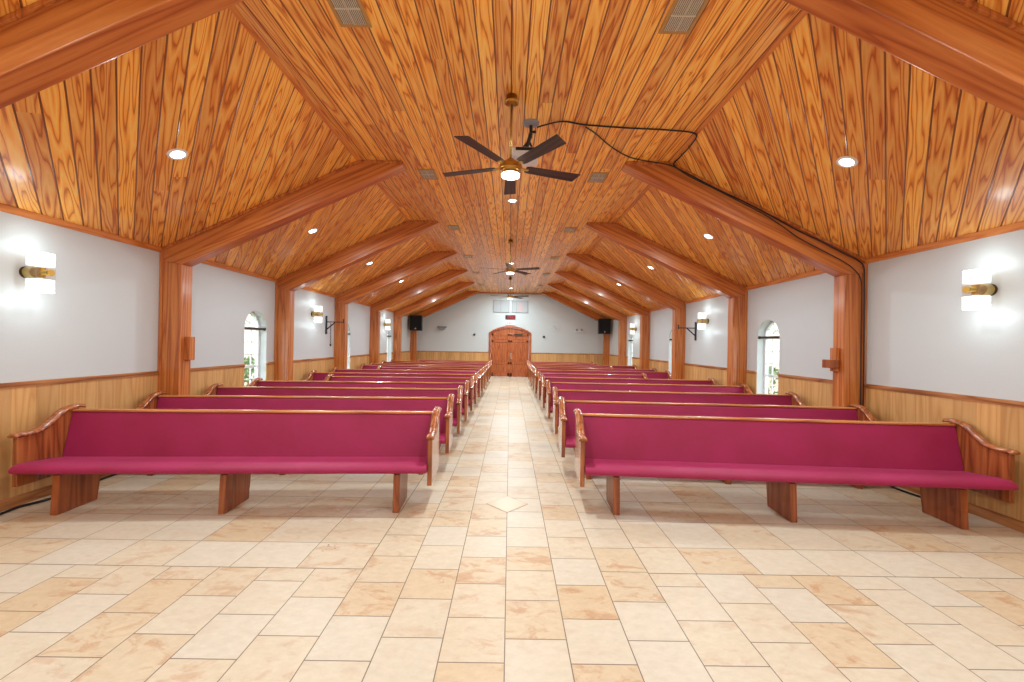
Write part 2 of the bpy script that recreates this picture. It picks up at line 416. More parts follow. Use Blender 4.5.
# ------------------------------------------------------------------ walls with arched openings
WIN = [(7.47, 8.15), (11.74, 12.42), (16.1, 16.72)]
ZSILL, ZSP = .62, 1.88
TW = .22
def wins(s): return WIN if s < 0 else [(7.32, 7.98)] + WIN[1:]
def wall_side(name, s):
    WIN = wins(s)
    bm = new()
    def face(pts): bm.faces.new([bm.verts.new(p) for p in pts])
    xi, xo = s*W, s*(W+TW)
    for x in (xi, xo):
        y = YB
        for a, b in WIN:
            face([(x,y,0), (x,a,0), (x,a,ZW), (x,y,ZW)])
            face([(x,a,0), (x,b,0), (x,b,ZSILL), (x,a,ZSILL)])
            r = (b-a)/2; c = (a+b)/2; n = 20
            arc = [(c - r*math.cos(PI*i/n), ZSP + r*math.sin(PI*i/n)) for i in range(n+1)]
            for p, w in zip(arc, arc[1:]): face([(x,p[0],p[1]), (x,w[0],w[1]), (x,w[0],ZW), (x,p[0],ZW)])
            y = b
        face([(x,y,0), (x,YE+TW,0), (x,YE+TW,ZW), (x,y,ZW)])
    for a, b in WIN:
        r = (b-a)/2; c = (a+b)/2; n = 20
        arc = [(b, ZSILL), (a, ZSILL)] + [(c - r*math.cos(PI*i/n), ZSP + r*math.sin(PI*i/n)) for i in range(n+1)]
        for p, w in zip(arc, arc[1:] + arc[:1]): face([(xi,p[0],p[1]), (xi,w[0],w[1]), (xo,w[0],w[1]), (xo,p[0],p[1])])
    face([(xi,YB,ZW), (xi,YE+TW,ZW), (xo,YE+TW,ZW), (xo,YB,ZW)])
    w = struct(name, bm, MAT['white'])
    # wainscot sheets, their cap, and the baseboard
    bm = new(); bc = new()
    y = YB; segs = []
    for a, b in WIN: segs.append((y, a)); y = b
    segs.append((y, YE))
    for a, b in segs:
        box(bm, *sorted((s*W, s*(W-.012))), a, b, 0, 1.2)
        box(bc, *sorted((s*W, s*(W-.03))), a, b, 1.19, 1.222); box(bc, *sorted((s*W, s*(W-.02))), a, b, 1.165, 1.19)
    for a, b in WIN: box(bm, *sorted((s*W, s*(W-.012))), a, b, 0, ZSILL)
    obj('wainscot', bm, MAT['oak'], w); obj('chair_rail', bc, MAT['base'], w)
    bm = new(); box(bm, *sorted((s*W, s*(W-.03))), YB, YE, 0, .085); box(bm, *sorted((s*W, s*(W-.02))), YB, YE, .085, .1)
    struct('baseboard_left' if s < 0 else 'baseboard_right', bm, MAT['base'])
wall_side('wall_left', -1); wall_side('wall_right', 1)

# door wall (gable shape) with door opening
DW, DZ1, DZ2 = .95, 2.18, 2.44     # half width, shoulder, crown of the door opening
gable = [(-W, 0), (-DW, 0), None, (DW, 0), (W, 0), (W, ZW), (XS, ZF), (-XS, ZF), (-W, ZW)]
def darc(hw, z1, z2, n=16):
    R = (hw*hw + (z2-z1)**2) / (2*(z2-z1)); zc = z2-R; a = math.asin(hw/R)
    return [(R*math.sin(-a + 2*a*i/n), zc + R*math.cos(-a + 2*a*i/n)) for i in range(n+1)]
def wall_end(name, y, th, door):
    bm = new()
    def face(pts): bm.faces.new([bm.verts.new(p) for p in pts])
    zt = lambda x: ZF if abs(x) <= XS else ZW + M*(W-abs(x))
    for yy in (y, y+th):
        if door:
            arc = darc(DW, DZ1, DZ2)
            face([(-W,yy,0), (-DW,yy,0), (-DW,yy,zt(DW)), (-XS,yy,ZF), (-W,yy,ZW)])
            face([(W,yy,0), (DW,yy,0), (DW,yy,zt(DW)), (XS,yy,ZF), (W,yy,ZW)])
            for p, w in zip(arc, arc[1:]): face([(p[0],yy,p[1]), (w[0],yy,w[1]), (w[0],yy,ZF), (p[0],yy,ZF)])
        else:
            face([(-W,yy,0), (W,yy,0), (W,yy,ZW), (XS,yy,ZF), (-XS,yy,ZF), (-W,yy,ZW)])
    if door:
        path = [(-DW,0)] + darc(DW, DZ1, DZ2) + [(DW,0)]
        for p, w in zip(path, path[1:]): face([(p[0],y,p[1]), (w[0],y,w[1]), (w[0],y+th,w[1]), (p[0],y+th,p[1])])
    return struct(name, bm, MAT['white'])
wb = wall_end('wall_back', YE, TW, True)
bm = new(); bc = new(); bb = new()
for a, b in ((-W, -DW-.1), (DW+.1, W)):
    box(bm, a, b, YE-.012, YE, 0, 1.2); box(bc, a, b, YE-.03, YE, 1.185, 1.222); box(bb, a, b, YE-.03, YE, 0, .1)
obj('wainscot', bm, MAT['oakx'], wb); obj('chair_rail', bc, MAT['basex'], wb); struct('baseboard_back', bb, MAT['basex'])
wf = wall_end('wall_front', YB, -TW, False)
bm = new(); bc = new(); box(bm, -W, W, YB, YB+.012, 0, 1.2); box(bc, -W, W, YB, YB+.03, 1.185, 1.222)
obj('wainscot', bm, MAT['oakx'], wf); obj('chair_rail', bc, MAT['basex'], wf)

# ------------------------------------------------------------------ door
d = bpy.data.objects.new('door_1', None); C.objects.link(d); d.location = (0, YE, 0); d['kind'] = 'structure'
bm = new()
inn = [(-DW+.0,0)] + darc(DW, DZ1, DZ2) + [(DW,0)]; out = [(-DW-.1,0)] + darc(DW+.1, DZ1+.02, DZ2+.1) + [(DW+.1,0)]
def frame_strip(bm, inn, out, y0, y1):
    for i in range(len(inn)-1):
        a, b, c, e = inn[i], inn[i+1], out[i+1], out[i]
        vs = [bm.verts.new((p[0], yy, p[1])) for yy in (y0, y1) for p in (a, b, c, e)]
        for qd in ((0,1,2,3), (7,6,5,4), (0,4,5,1), (1,5,6,2), (2,6,7,3), (3,7,4,0)): bm.faces.new([vs[k] for k in qd])
frame_strip(bm, inn, out, -.05, .02)
obj('door_frame', bm, MAT['door'], d, bevel=.006)
arc = darc(DW-.004, DZ1, DZ2-.004, 32)
for s in (-1, 1):
    top = [p for p in arc if p[0]*s >= -1e-6]
    top.sort(key=lambda p: p[0])
    pts = ([(0.004*s, 0.006)] if s > 0 else [((-DW+.004), .006)]) + top + ([(DW-.004, .006)] if s > 0 else [(-.004, .006)])
    bm = new(); prism(bm, pts, .03, .08, 'y')
    lf = obj('door_leaf', bm, MAT['door'], d)
    bm = new()                                     # raised stiles, rails, inner panels
    x0, x1 = (.01, DW-.02) if s > 0 else (-DW+.02, -.01)
    for a, b, c, e in ((x0, x1, .02, .2), (x0, x1, .62, .74), (x0, x1, 1.72, 1.82), (x0, x0+.1, .02, 2.14), (x1-.1, x1, .02, 2.14), (x0, x1, 2.04, 2.15)):
        box(bm, a, b, .012, .032, c, e)
    for a, b in ((.25, .57), (.79, 1.67), (1.86, 2.0)): box(bm, x0+.14, x1-.14, .018, .031, a, b)
    for k in range(1, 4): box(bm, x0+.14+(x1-x0-.28)*k/4-.006, x0+.14+(x1-x0-.28)*k/4+.006, .012, .031, .79, 1.67)
    obj('door_panel', bm, MAT['door'], lf, bevel=.004)
bm = new(); box(bm, -.022, .022, .002, .03, .006, DZ2-.006); obj('door_astragal', bm, MAT['door'], d, bevel=.003)
bm = new(); box(bm, .03, .1, .0, .012, .9, 1.2); cyl(bm, (.06, .0, 1.05), (.06, -.05, 1.05), .012); cyl(bm, (.06,-.05,1.05), (.06,-.09,1.05), .032, .03)
cyl(bm, (.06,.0,1.15), (.06,-.02,1.15), .022)
obj('door_handle', bm, MAT['chrome'], d)
bm = new(); box(bm, .2, .62, -.06, .012, 2.08, 2.15); box(bm, .55, .8, -.05, -.03, 2.15, 2.17)
obj('door_closer', bm, MAT['bronze'], d, bevel=.005)

# ------------------------------------------------------------------ windows
glass, nt, b = mk('window_glass')
for n_ in list(nt.nodes): nt.nodes.remove(n_)
o_ = nt.nodes.new('ShaderNodeOutputMaterial'); mx_ = nt.nodes.new('ShaderNodeMixShader'); tr_ = nt.nodes.new('ShaderNodeBsdfTransparent'); gl_ = nt.nodes.new('ShaderNodeBsdfGlossy')
gl_.inputs['Roughness'].default_value = .03; mx_.inputs[0].default_value = .08
nt.links.new(tr_.outputs[0], mx_.inputs[1]); nt.links.new(gl_.outputs[0], mx_.inputs[2]); nt.links.new(mx_.outputs[0], o_.inputs[0])
MAT['glass'] = glass
def bar_yz(bm, x, p, q_, w, th):
    """bar in the plane x=const between (y,z) points"""
    d_ = Vector((q_[0]-p[0], q_[1]-p[1])).normalized(); n_ = Vector((-d_.y, d_.x))*w/2
    prism(bm, [(p[0]+n_.x, p[1]+n_.y), (q_[0]+n_.x, q_[1]+n_.y), (q_[0]-n_.x, q_[1]-n_.y), (p[0]-n_.x, p[1]-n_.y)], x-th/2, x+th/2, 'x')
k = 0
for s in (-1, 1):
    for i, (a, b) in enumerate(wins(s)):
        k += 1
        w = bpy.data.objects.new('window_%d' % k, None); C.objects.link(w); w.location = (s*W, (a+b)/2, 0); w['kind'] = 'structure'
        r = (b-a)/2; X = s*.165
        bm = new(); n = 20
        inn = [(-r+.045, ZSILL+.05)] + [(-(r-.045)*math.cos(PI*j/n), ZSP+(r-.045)*math.sin(PI*j/n)) for j in range(n+1)] + [(r-.045, ZSILL+.05)]
        out = [(-r, ZSILL)] + [(-r*math.cos(PI*j/n), ZSP+r*math.sin(PI*j/n)) for j in range(n+1)] + [(r, ZSILL)]
        for j in range(len(inn)):
            jj = (j+1) % len(inn)
            P_ = [inn[j], inn[jj], out[jj], out[j]]
            prism(bm, P_, X-.03, X+.03, 'x')
        prism(bm, [(-r, ZSP-.03), (r, ZSP-.03), (r, ZSP+.03), (-r, ZSP+.03)], X-.025, X+.025, 'x')
        obj('window_frame', bm, MAT['reveal'], w)
        bm = new()
        for a_ in (36, 72, 108, 144): bar_yz(bm, X, (.1*math.cos(math.radians(a_)), ZSP+.03+.1*math.sin(math.radians(a_))), ((r-.04)*math.cos(math.radians(a_)), ZSP+(r-.04)*math.sin(math.radians(a_))), .016, .02)
        for j in range(8): bar_yz(bm, X, (.1*math.cos(PI*j/8), ZSP+.03+.1*math.sin(PI*j/8)), (.1*math.cos(PI*(j+1)/8), ZSP+.03+.1*math.sin(PI*(j+1)/8)), .016, .02)
        for u in (-.115, .115): bar_yz(bm, X, (u, ZSILL+.04), (u, ZSP-.02), .016, .02)
        for j in range(1, 5): bar_yz(bm, X, (-r+.03, ZSILL+.05+(ZSP-ZSILL-.07)*j/5), (r-.03, ZSILL+.05+(ZSP-ZSILL-.07)*j/5), .016 if j != 2 else .045, .02)
        obj('muntin', bm, MAT['reveal'], w)
        bm = new(); bm.faces.new([bm.verts.new((X, y_, z_)) for y_, z_ in out]); obj('pane', bm, MAT['glass'], w)
        bm = new(); box(bm, *sorted((-s*.04, s*.14)), -r-.03 if False else -r, r, ZSILL-.02, ZSILL+.012); obj('window_sill', bm, MAT['reveal'], w)
        where = ['beside the second post', 'partly hidden by the third post', 'nearest the door wall'][i]
        side = 'left' if s < 0 else 'right'
        bm = new(); cyl(bm, (0, -r+.004, 0), (0, r-.004, 0), .022, n=14); cyl(bm, (0, -r+.002, 0), (0, -r+.02, 0), .03, n=14); cyl(bm, (0, r-.02, 0), (0, r-.002, 0), .03, n=14)
        t = obj('curtain_rod', bm, MAT['bronze'], loc=(s*(W+.04), (a+b)/2, ZSP), smooth=False)
        tag(t, 'dark bare curtain rod across the arched window %s, %s wall' % (where, side), 'curtain rod', 'curtain rods in the arched windows')

# outside: ground, brick walls, shrubs seen through the panes
def brickmat():
    m, nt, b = mk('garden_brick'); N = nt.nodes; L = nt.links
    tc = N.new('ShaderNodeTexCoord'); sp = N.new('ShaderNodeSeparateXYZ'); cb = N.new('ShaderNodeCombineXYZ')
    L.new(tc.outputs['Object'], sp.inputs[0]); L.new(sp.outputs[1], cb.inputs[0]); L.new(sp.outputs[2], cb.inputs[1])
    br = N.new('ShaderNodeTexBrick'); br.inputs['Scale'].default_value = 1; br.inputs['Brick Width'].default_value = .22; br.inputs['Row Height'].default_value = .075; br.inputs['Mortar Size'].default_value = .006
    br.inputs['Color1'].default_value = lin((226,200,184)); br.inputs['Color2'].default_value = lin((212,172,154)); br.inputs['Mortar'].default_value = lin((220,214,205))
    L.new(cb.outputs[0], br.inputs['Vector']); L.new(br.outputs['Color'], b.inputs['Base Color']); b.inputs['Roughness'].default_value = .9
    return m
MAT['brick'] = brickmat()
MAT['grass'] = plain('lawn', (120,150,84), .9, bscale=30)
MAT['leaf'] = plain('shrub_leaves', (104,124,84), .7, bscale=20)
bm = new(); box(bm, -30, -W-.25, -6, 40, -.4, -.2); box(bm, W+.25, 30, -6, 40, -.4, -.2)
o = struct('ground', bm, MAT['grass'])
for s in (-1, 1):
    bm = new(); box(bm, -.12, .12, -9, 9, 0, 3.5); box(bm, -.16, .16, -9, 9, 3.5, 3.6)
    for y_ in range(-9, 10, 3): box(bm, -.2, .2, y_-.2, y_+.2, 0, 3.7)
    t = obj('garden_wall', bm, MAT['brick'], loc=(s*9.6, 16.5, -.2))
    tag(t, 'tall pale red brick garden wall outside the %s windows' % ('left' if s < 0 else 'right'), 'wall')
    for y_ in (13.2, 20.5):
        bm = new()
        for q_ in range(260):
            th = random.uniform(0, 2*PI); ph = random.uniform(.1, 2.9); rr = random.uniform(.75, 1)
            c = Vector((.55*rr*math.sin(ph)*math.cos(th), .6*rr*math.sin(ph)*math.sin(th), .68+.6*rr*math.cos(ph)))
            u = Vector((random.uniform(-1,1), random.uniform(-1,1), random.uniform(-1,1))).normalized(); v = u.orthogonal().normalized()
            l_ = .11
            bm.faces.new([bm.verts.new(c-u*l_), bm.verts.new(c+v*.05), bm.verts.new(c+u*l_), bm.verts.new(c-v*.05)])
        t = thing('garden_shrub', 'round leafy green shrub outside the %s windows, %s' % ('left' if s < 0 else 'right', 'nearer one' if y_ < 15 else 'farther one'), 'shrub', (s*8.4, y_, -.2), group='shrubs outside')
        obj('foliage', bm, MAT['leaf'], t)
        bm = new(); cyl(bm, (0,0,0), (0,0,.6), .04, .02); obj('stem', bm, MAT['pewleg'], t)

# ------------------------------------------------------------------ timber frames (post + sloping beam per side)
th = math.atan(M); XI = 4.56; XE = 1.53; DEP = .2
def zs(x): return ZF if x <= XS else ZW + M*(W-x)
ZK = zs(XI) - .345               # underside of the beam at the post's inner face
def frame(s, y, label):
    t = thing('timber_frame', label, 'wooden beam', (s*W, y, 0), 0, 'timber frames along the nave')
    e = .003
    bm = new()
    pts = [(s*(x-W), z) for x, z in ((W-e, 0.001), (XI, 0.001), (XI, ZK), (W-e, zs(W)-.17))]
    prism(bm, pts, 0, DEP, 'y'); obj('post', bm, MAT['post'], t, bevel=.008)
    # rafter in its own frame, grain along local X
    pts = [(W-e, zs(W)-.17), (XI, ZK), (XE, ZK + M*(XI-XE)+.005), (XE, ZF-e), (XS, ZF-e), (W-e, zs(W)-e)]
    R = Matrix.Rotation(s*th, 3, 'Y').inverted()
    bm = new(); loc2 = []
    org = Vector((s*(XI-W), 0, ZK))
    for x, z in pts:
        v = R @ (Vector((s*(x-W), 0, z)) - org); loc2.append((v.x, v.z))
    prism(bm, loc2, .002, DEP-.002, 'y')
    obj('rafter', bm, MAT['beam'], t, loc=org, rot=(0, s*th, 0), bevel=.008)
    # thin moulding where beam meets ceiling
    bm = new()
    for yy in ((-.02, .0025), (DEP-.0025, DEP+.02)):
        prism(bm, [(s*(x-W), z) for x, z in ((XE+.02, ZF-e), (XS, ZF-e), (W-.02, zs(W-.02)-e), (W-.02, zs(W-.02)-.04), (XS, ZF-.04), (XE+.02, ZF-.04))], yy[0], yy[1], 'y')
        prism(bm, [(s*(-.045), .001), (s*(-e), .001), (s*(-e), zs(W)-.06), (s*(-.045), zs(W)-.05)], yy[0], yy[1], 'y')
    obj('moulding', bm, MAT['post'], t, bevel=.003)
    return t
ords = ['overhead in the near upper corner, cut off by the picture', 'nearest full post and beam', 'second full post and beam', 'third post and beam, beside the iron bracket', 'fourth full post and beam', 'fifth post and beam, before the speaker', 'last post and beam, carrying the speaker']
for s in (-1, 1):
    for j in range(-1, 6):
        y = (T0 + TS*j if j >= 0 else (2.58 if s < 0 else 2.52)) + (.08 if s < 0 and j == 0 else -.04 if s > 0 and j == 0 else -.09 if s > 0 and j == 1 else 0)
        lab = ('stained timber on the %s, ' % ('left' if s < 0 else 'right')) + ords[j+1]
        if s > 0 and j == 0: lab = 'nearest full post and beam on the right, with black cable along it'
        frame(s, y, lab)
frm = frame(-1, -.3, 'timber frame behind the camera on the left'); frame(1, -.3, 'timber frame behind the camera on the right')

# wooden blocks on the first posts
bm = new(); box(bm, 0, .07, 0, .1, -.165, .165)
t = obj('wooden_block', bm, MAT['post'], loc=(-XI+.002, T0+.16, 1.535), bevel=.006)
tag(t, 'small wooden block fixed to the inner face of the nearest left post', 'wooden block')
t = thing('candle_bracket', 'small wooden shelf bracket on the inner face of the nearest right post', 'bracket', (XI-.002, T0+.04, 1.535))
bm = new(); box(bm, -.055, 0, 0, .1, -.165, .165); obj('back_plate', bm, MAT['post'], t, bevel=.006)
bm = new(); box(bm, -.155, 0.0, -.015, .115, -.115, .0); obj('shelf', bm, MAT['pewleg'], t, bevel=.006)

# ------------------------------------------------------------------ pews
CAPC = [(-.03,.735), (.0,.75), (.10,.748), (.17,.756), (.23,.778), (.30,.825), (.37,.882), (.43,.918), (.50,.935), (.57,.937), (.635,.925)]
def end_panel(bm, x0, x1):
    top = [(y, z-.02) for y, z in CAPC if .0 <= y <= .57]
    pts = [(0, .265), (0, .72)] + fine(top[1:]) + [(.575, .70), (.59, .265)]
    prism(bm, pts, x0, x1, 'x')
def fine(P, k=4):
    out = []
    for i in range(len(P)-1):
        p0, p1, p2, p3 = P[max(i-1,0)], P[i], P[i+1], P[min(i+2,len(P)-1)]
        for j in range(k):
            t = j/k
            out.append(tuple(.5*(2*b_+(c-a)*t+(2*a-5*b_+4*c-d_)*t*t+(3*b_-a-3*c+d_)*t**3) for a, b_, c, d_ in zip(p0,p1,p2,p3)))
    return out + [P[-1]]
def cap(bm, xc, hw=.042):
    pr = []
    P = [Vector((0, y, z)) for y, z in fine(CAPC)]
    prof = [(-hw, -.018), (-hw, .002), (-hw*.6, .018), (0, .024), (hw*.6, .018), (hw, .002), (hw, -.018)]
    rings = []
    for i, p in enumerate(P):
        d_ = (P[min(i+1, len(P)-1)] - P[max(i-1, 0)]).normalized(); n_ = Vector((0, -d_.z, d_.y))
        sc = .55 if i in (0, len(P)-1) else 1
        rings.append([bm.verts.new((xc + a*sc, p.y + n_.y*b_*sc, p.z + n_.z*b_*sc)) for a, b_ in prof])
    for A, B in zip(rings, rings[1:]):
        for i in range(len(prof)): bm.faces.new([A[i], A[(i+1) % len(prof)], B[(i+1) % len(prof)], B[i]])
    bm.faces.new(rings[0][::-1]); bm.faces.new(rings[-1])
def make_pew(L_, s, label, legs=None):
    """origin on the floor at the aisle end; runs towards the wall (s=-1 left, +1 right)"""
    t = thing('church_pew', label, 'pew', (0,0,0), 0, 'burgundy pews either side of the aisle')
    X = lambda v: s*v
    TH = .045
    for e0, e1, lab in ((0, TH, 'a'), (L_-TH, L_, 'b')):
        bm = new(); end_panel(bm, X(e0), X(e1)); p = obj('end_panel', bm, MAT['pew'], t, bevel=.005)
        bm = new(); cap(bm, X((e0+e1)/2)); obj('arm_cap', bm, MAT['pew'], p, smooth=True)
        # framed raised border on the outer face
    # seat cushion with rounded front and soft ends
    prof = [(.44,.37), (.455,.405), (.445,.43), (.40,.442), (.25,.462), (.08,.482), (-.02,.484), (-.062,.470), (-.084,.445), (-.08,.42), (-.055,.404), (.0,.398), (.25,.385)]
    cy_, cz_ = .20, .43; rings = []
    ends = [(TH+.002, .86), (TH+.008, .95), (TH+.025, 1), (L_-TH-.025, 1), (L_-TH-.008, .95), (L_-TH-.002, .86)]
    nseg = 10; mids = [TH+.025 + (L_-2*TH-.05)*i/nseg for i in range(1, nseg)]
    sec = ends[:3] + [(m_, 1) for m_ in mids] + ends[3:]
    bm = new()
    for x_, k_ in sec:
        rings.append([bm.verts.new((X(x_), cy_+(y_-cy_)*(1-(1-k_)*.25), cz_+(z_-cz_)*k_)) for y_, z_ in prof])
    n = len(prof)
    for A, B in zip(rings, rings[1:]):
        for i in range(n): bm.faces.new([A[i], A[(i+1) % n], B[(i+1) % n], B[i]])
    bm.faces.new(rings[0][::-1]); bm.faces.new(rings[-1])
    obj('seat_cushion', bm, MAT['fabric'], t, smooth=True)
    bm = new(); box(bm, *sorted((X(TH), X(L_-TH))), .12, .46, .362, .40); obj('seat_board', bm, MAT['pewleg'], t)
    # back: upholstered front, wooden rear, top rail
    bm = new(); prism(bm, [(.405,.40), (.425,.40), (.525,.886), (.50,.886), (.492,.87), (.40,.44)], X(TH+.003), X(L_-TH-.003), 'x'); obj('back_cushion', bm, MAT['fabric'], t, bevel=.008)
    bm = new(); prism(bm, [(.426,.36), (.445,.36), (.545,.886), (.526,.886)], X(TH), X(L_-TH), 'x'); obj('back_board', bm, MAT['pewleg'], t)
    bm = new(); box(bm, *sorted((X(TH), X(L_-TH))), .488, .56, .887, .912); obj('top_rail', bm, MAT['pewrail'], t, bevel=.008)
    for lx in (legs or (.31, L_*.52, L_-.3)):
        bm = new(); a, b_ = lx-.032, lx+.032
        prism(bm, [(.0,.001), (.40,.001), (.45,.372), (.02,.372)], X(a), X(b_), 'x'); obj('leg', bm, MAT['pewleg'], t, bevel=.004)
    return t
PL = [4.04, 5.21, 6.33, 7.36, 8.45, 9.44, 10.62, 11.7, 12.66, 13.48, 14.72, 15.8, 16.9]
PR = [4.07, 5.12, 6.42, 7.74, 9.00, 10.27, 11.64, 12.75, 13.72, 14.85, 15.95, 17.05]
AL = [3.2, 3.6, 4, 3.6, 3, 2.5, 2, 2, 1.5, 1.5, 1, 1, 1]
AR = [3.6, 3.2, 2.5, 1.2, 1, 1, .8, .8, .6, .5, .5, .5]
names = ['front', 'second', 'third', 'fourth', 'fifth', 'sixth', 'seventh', 'eighth', 'ninth', 'tenth', 'eleventh', 'twelfth', 'thirteenth']
for s, PY, AN, short, LL in ((-1, PL, AL, (4, 7, 12), 3.94), (1, PR, AR, (5, 8, 10, 11), 3.97)):
    side = 'left' if s < 0 else 'right'
    pf = make_pew(3.87 if s < 0 else 4.05, s, 'burgundy upholstered oak pew, %s row on the %s of the aisle, nearest and fully visible' % (names[0], side), (.345, 1.99, 3.5) if s < 0 else (.365, 2.06, 3.62))
    pf.location = (-.75 if s < 0 else .722, PY[0], 0); pf.rotation_euler.z = -s*math.radians(AN[0])
    std = sh = None
    for i in range(1, len(PY)):
        lab = 'burgundy upholstered pew, %s row from the front on the %s of the aisle' % (names[i], side)
        if i in short:
            lab = 'shorter burgundy pew, %s row on the %s, ending clear of the wall' % (names[i], side)
            if sh is None: o = sh = make_pew(3.1 if s < 0 else 2.8, s, lab)
            else: o = dup(sh, label=lab)
        else:
            if std is None: o = std = make_pew(LL, s, lab, (.345, 2.05, 3.6))
            else: o = dup(std, label=lab)
        if i == len(PY)-1: o['label'] = 'hindmost burgundy pew on the %s, closest to the door wall' % side
        o.location = (-.755 if s < 0 else (.67 if i == 1 else .73 if i == 2 else .745), PY[i], 0); o.rotation_euler = (0, 0, -s*math.radians(AN[i]))

# ------------------------------------------------------------------ lights
def add_light(kind, name, loc, energy, color=(1,1,1), size=.1, rot=None, spot=None, blend=.5):
    l = bpy.data.lights.new(name, kind); l.energy = energy; l.color = color
    if kind == 'AREA': l.shape = 'DISK'; l.size = size
    else: l.shadow_soft_size = size
    if kind == 'SPOT': l.spot_size = spot; l.spot_blend = blend
    o = bpy.data.objects.new(name, l); C.objects.link(o); o.location = loc
    if rot: o.rotation_euler = rot
    return o
E_CAN, E_CEN, E_FAN, E_SC = 44, 48, 46, 2.0
def can_proto():
    t = thing('recessed_light', 'x', 'ceiling light', (0,0,0), 0, 'round recessed ceiling lights')
    bm = new(); lathe(bm, [(.062,.004), (.064,-.008), (.085,-.008), (.092,-.002), (.092,.004)]); obj('trim_ring', bm, MAT['reveal'], t, smooth=True)
    bm = new(); lathe(bm, [(.063,.0), (.05,-.007), (0,-.010)]); obj('lens', bm, MAT['bulb'], t, smooth=True)
    return t
can = can_proto(); used = False
XL = 3.45
bay = ['above the nearest wall sconce', 'over the near arched window bay', 'over the bay with the iron bracket', 'over the fourth bay', 'over the fifth bay', 'over the bay by the speaker']
for s in (-1, 1):
    for j in range(-3, 5):  # negative indices are unseen lights, added to brighten the room
        y = 4.2 + 2.87*j if s < 0 else 4.13 + 2.9*j
        XL = 3.45 if s < 0 else 3.40
        lab = ('round recessed light in the %s ceiling slope, ' % ('left' if s < 0 else 'right')) + (bay[j] if 0 <= j < 6 else 'added out of view as fill light')
        z = zs(XL)
        if j < 0 and j > -2: pass
        o = can if not used else dup(can)
        used = True
        o['label'] = lab; o.location = (s*XL, y, z-.002); o.rotation_euler = (0, s*th, 0)
        nrm = Vector((-s*math.sin(th), 0, -math.cos(th)))
        p = Vector((s*XL, y, z)) + nrm*.05
        add_light('AREA', 'can_lamp', p, E_CAN, (.79,.97,1), .12, (0, s*th, 0))
for y, lab in ((7.15, 'just beyond the near ceiling fan'), (12.8, 'beyond the second ceiling fan'), (18.6, 'nearest the door wall'), (-1.2, 'added out of view as fill light')):  # the last one is out of view, added for extra light
    o = dup(can); o['label'] = 'round recessed light in the flat ceiling ' + lab; o.location = (0, y, ZF-.001); o.rotation_euler = (0,0,0)
    add_light('AREA', 'can_lamp', (0, y, ZF-.05), E_CEN*(2.4 if y > 15 else 1), (.79,.97,1), .12)

# sconces
def make_sconce(label):
    """origin on the wall; projects towards +X"""
    t = thing('wall_sconce', label, 'wall lamp', (0,0,0), 0, 'glass and brass wall sconces')
    bm = new(); cyl(bm, (0,0,0), (.022,0,0), .062, n=28); obj('wall_plate', bm, MAT['bronze'], t, bevel=.003)
    bm = new(); cyl(bm, (.022,0,0), (.10,0,0), .058, n=28); cyl(bm, (.10,0,0), (.24,0,0), .028, n=20); obj('arm', bm, MAT['brass2'], t, bevel=.003)
    bm = new(); cyl(bm, (.15,0,-.05), (.15,0,.05), .032, n=20); obj('socket', bm, MAT['brass'], t); bm = new(); cyl(bm, (.235,0,0), (.252,0,0), .034, n=20); obj('finial', bm, MAT['brass'], t)
    for z0, z1 in ((.065, .20), (-.20, -.065)):
        bm = new(); box(bm, .075, .215, -.07, .07, z0, z1); obj('frosted_shade', bm, MAT['sconceglow'], t, bevel=.006)
    bm = new()
    for a, b_, c, d_ in ((.073, .077, -.072, .072), (.213, .217, -.072, .072), (.073, .217, -.072, -.068), (.073, .217, .068, .072)): box(bm, a, b_, c, d_, -.205, .205)
    obj('glass_sleeve', bm, MAT['glass'], t)
    return t
sc0 = None
for s in (-1, 1):
    side = 'left' if s < 0 else 'right'
    for y, lab in ((4.10, 'glass and brass sconce on the bare white %s wall, nearest the camera' % side), (10.0, 'lit glass sconce on the %s wall beside the black iron bracket' % side), (15.7, 'lit glass sconce on the %s wall nearest the speaker' % side), (-1.6, 'wall sconce behind the camera on the %s' % side)):
        if sc0 is None: sc0 = make_sconce(lab); o = sc0
        else: o = dup(sc0, label=lab)
        o.location = (s*W, y, 2.31); o.rotation_euler = (0, 0, 0 if s < 0 else PI)
        for dz in (.27, -.27):
            add_light('POINT', 'sconce_lamp', (s*(W-.22), y, 2.31+dz), E_SC, (.79,.97,1), .06)

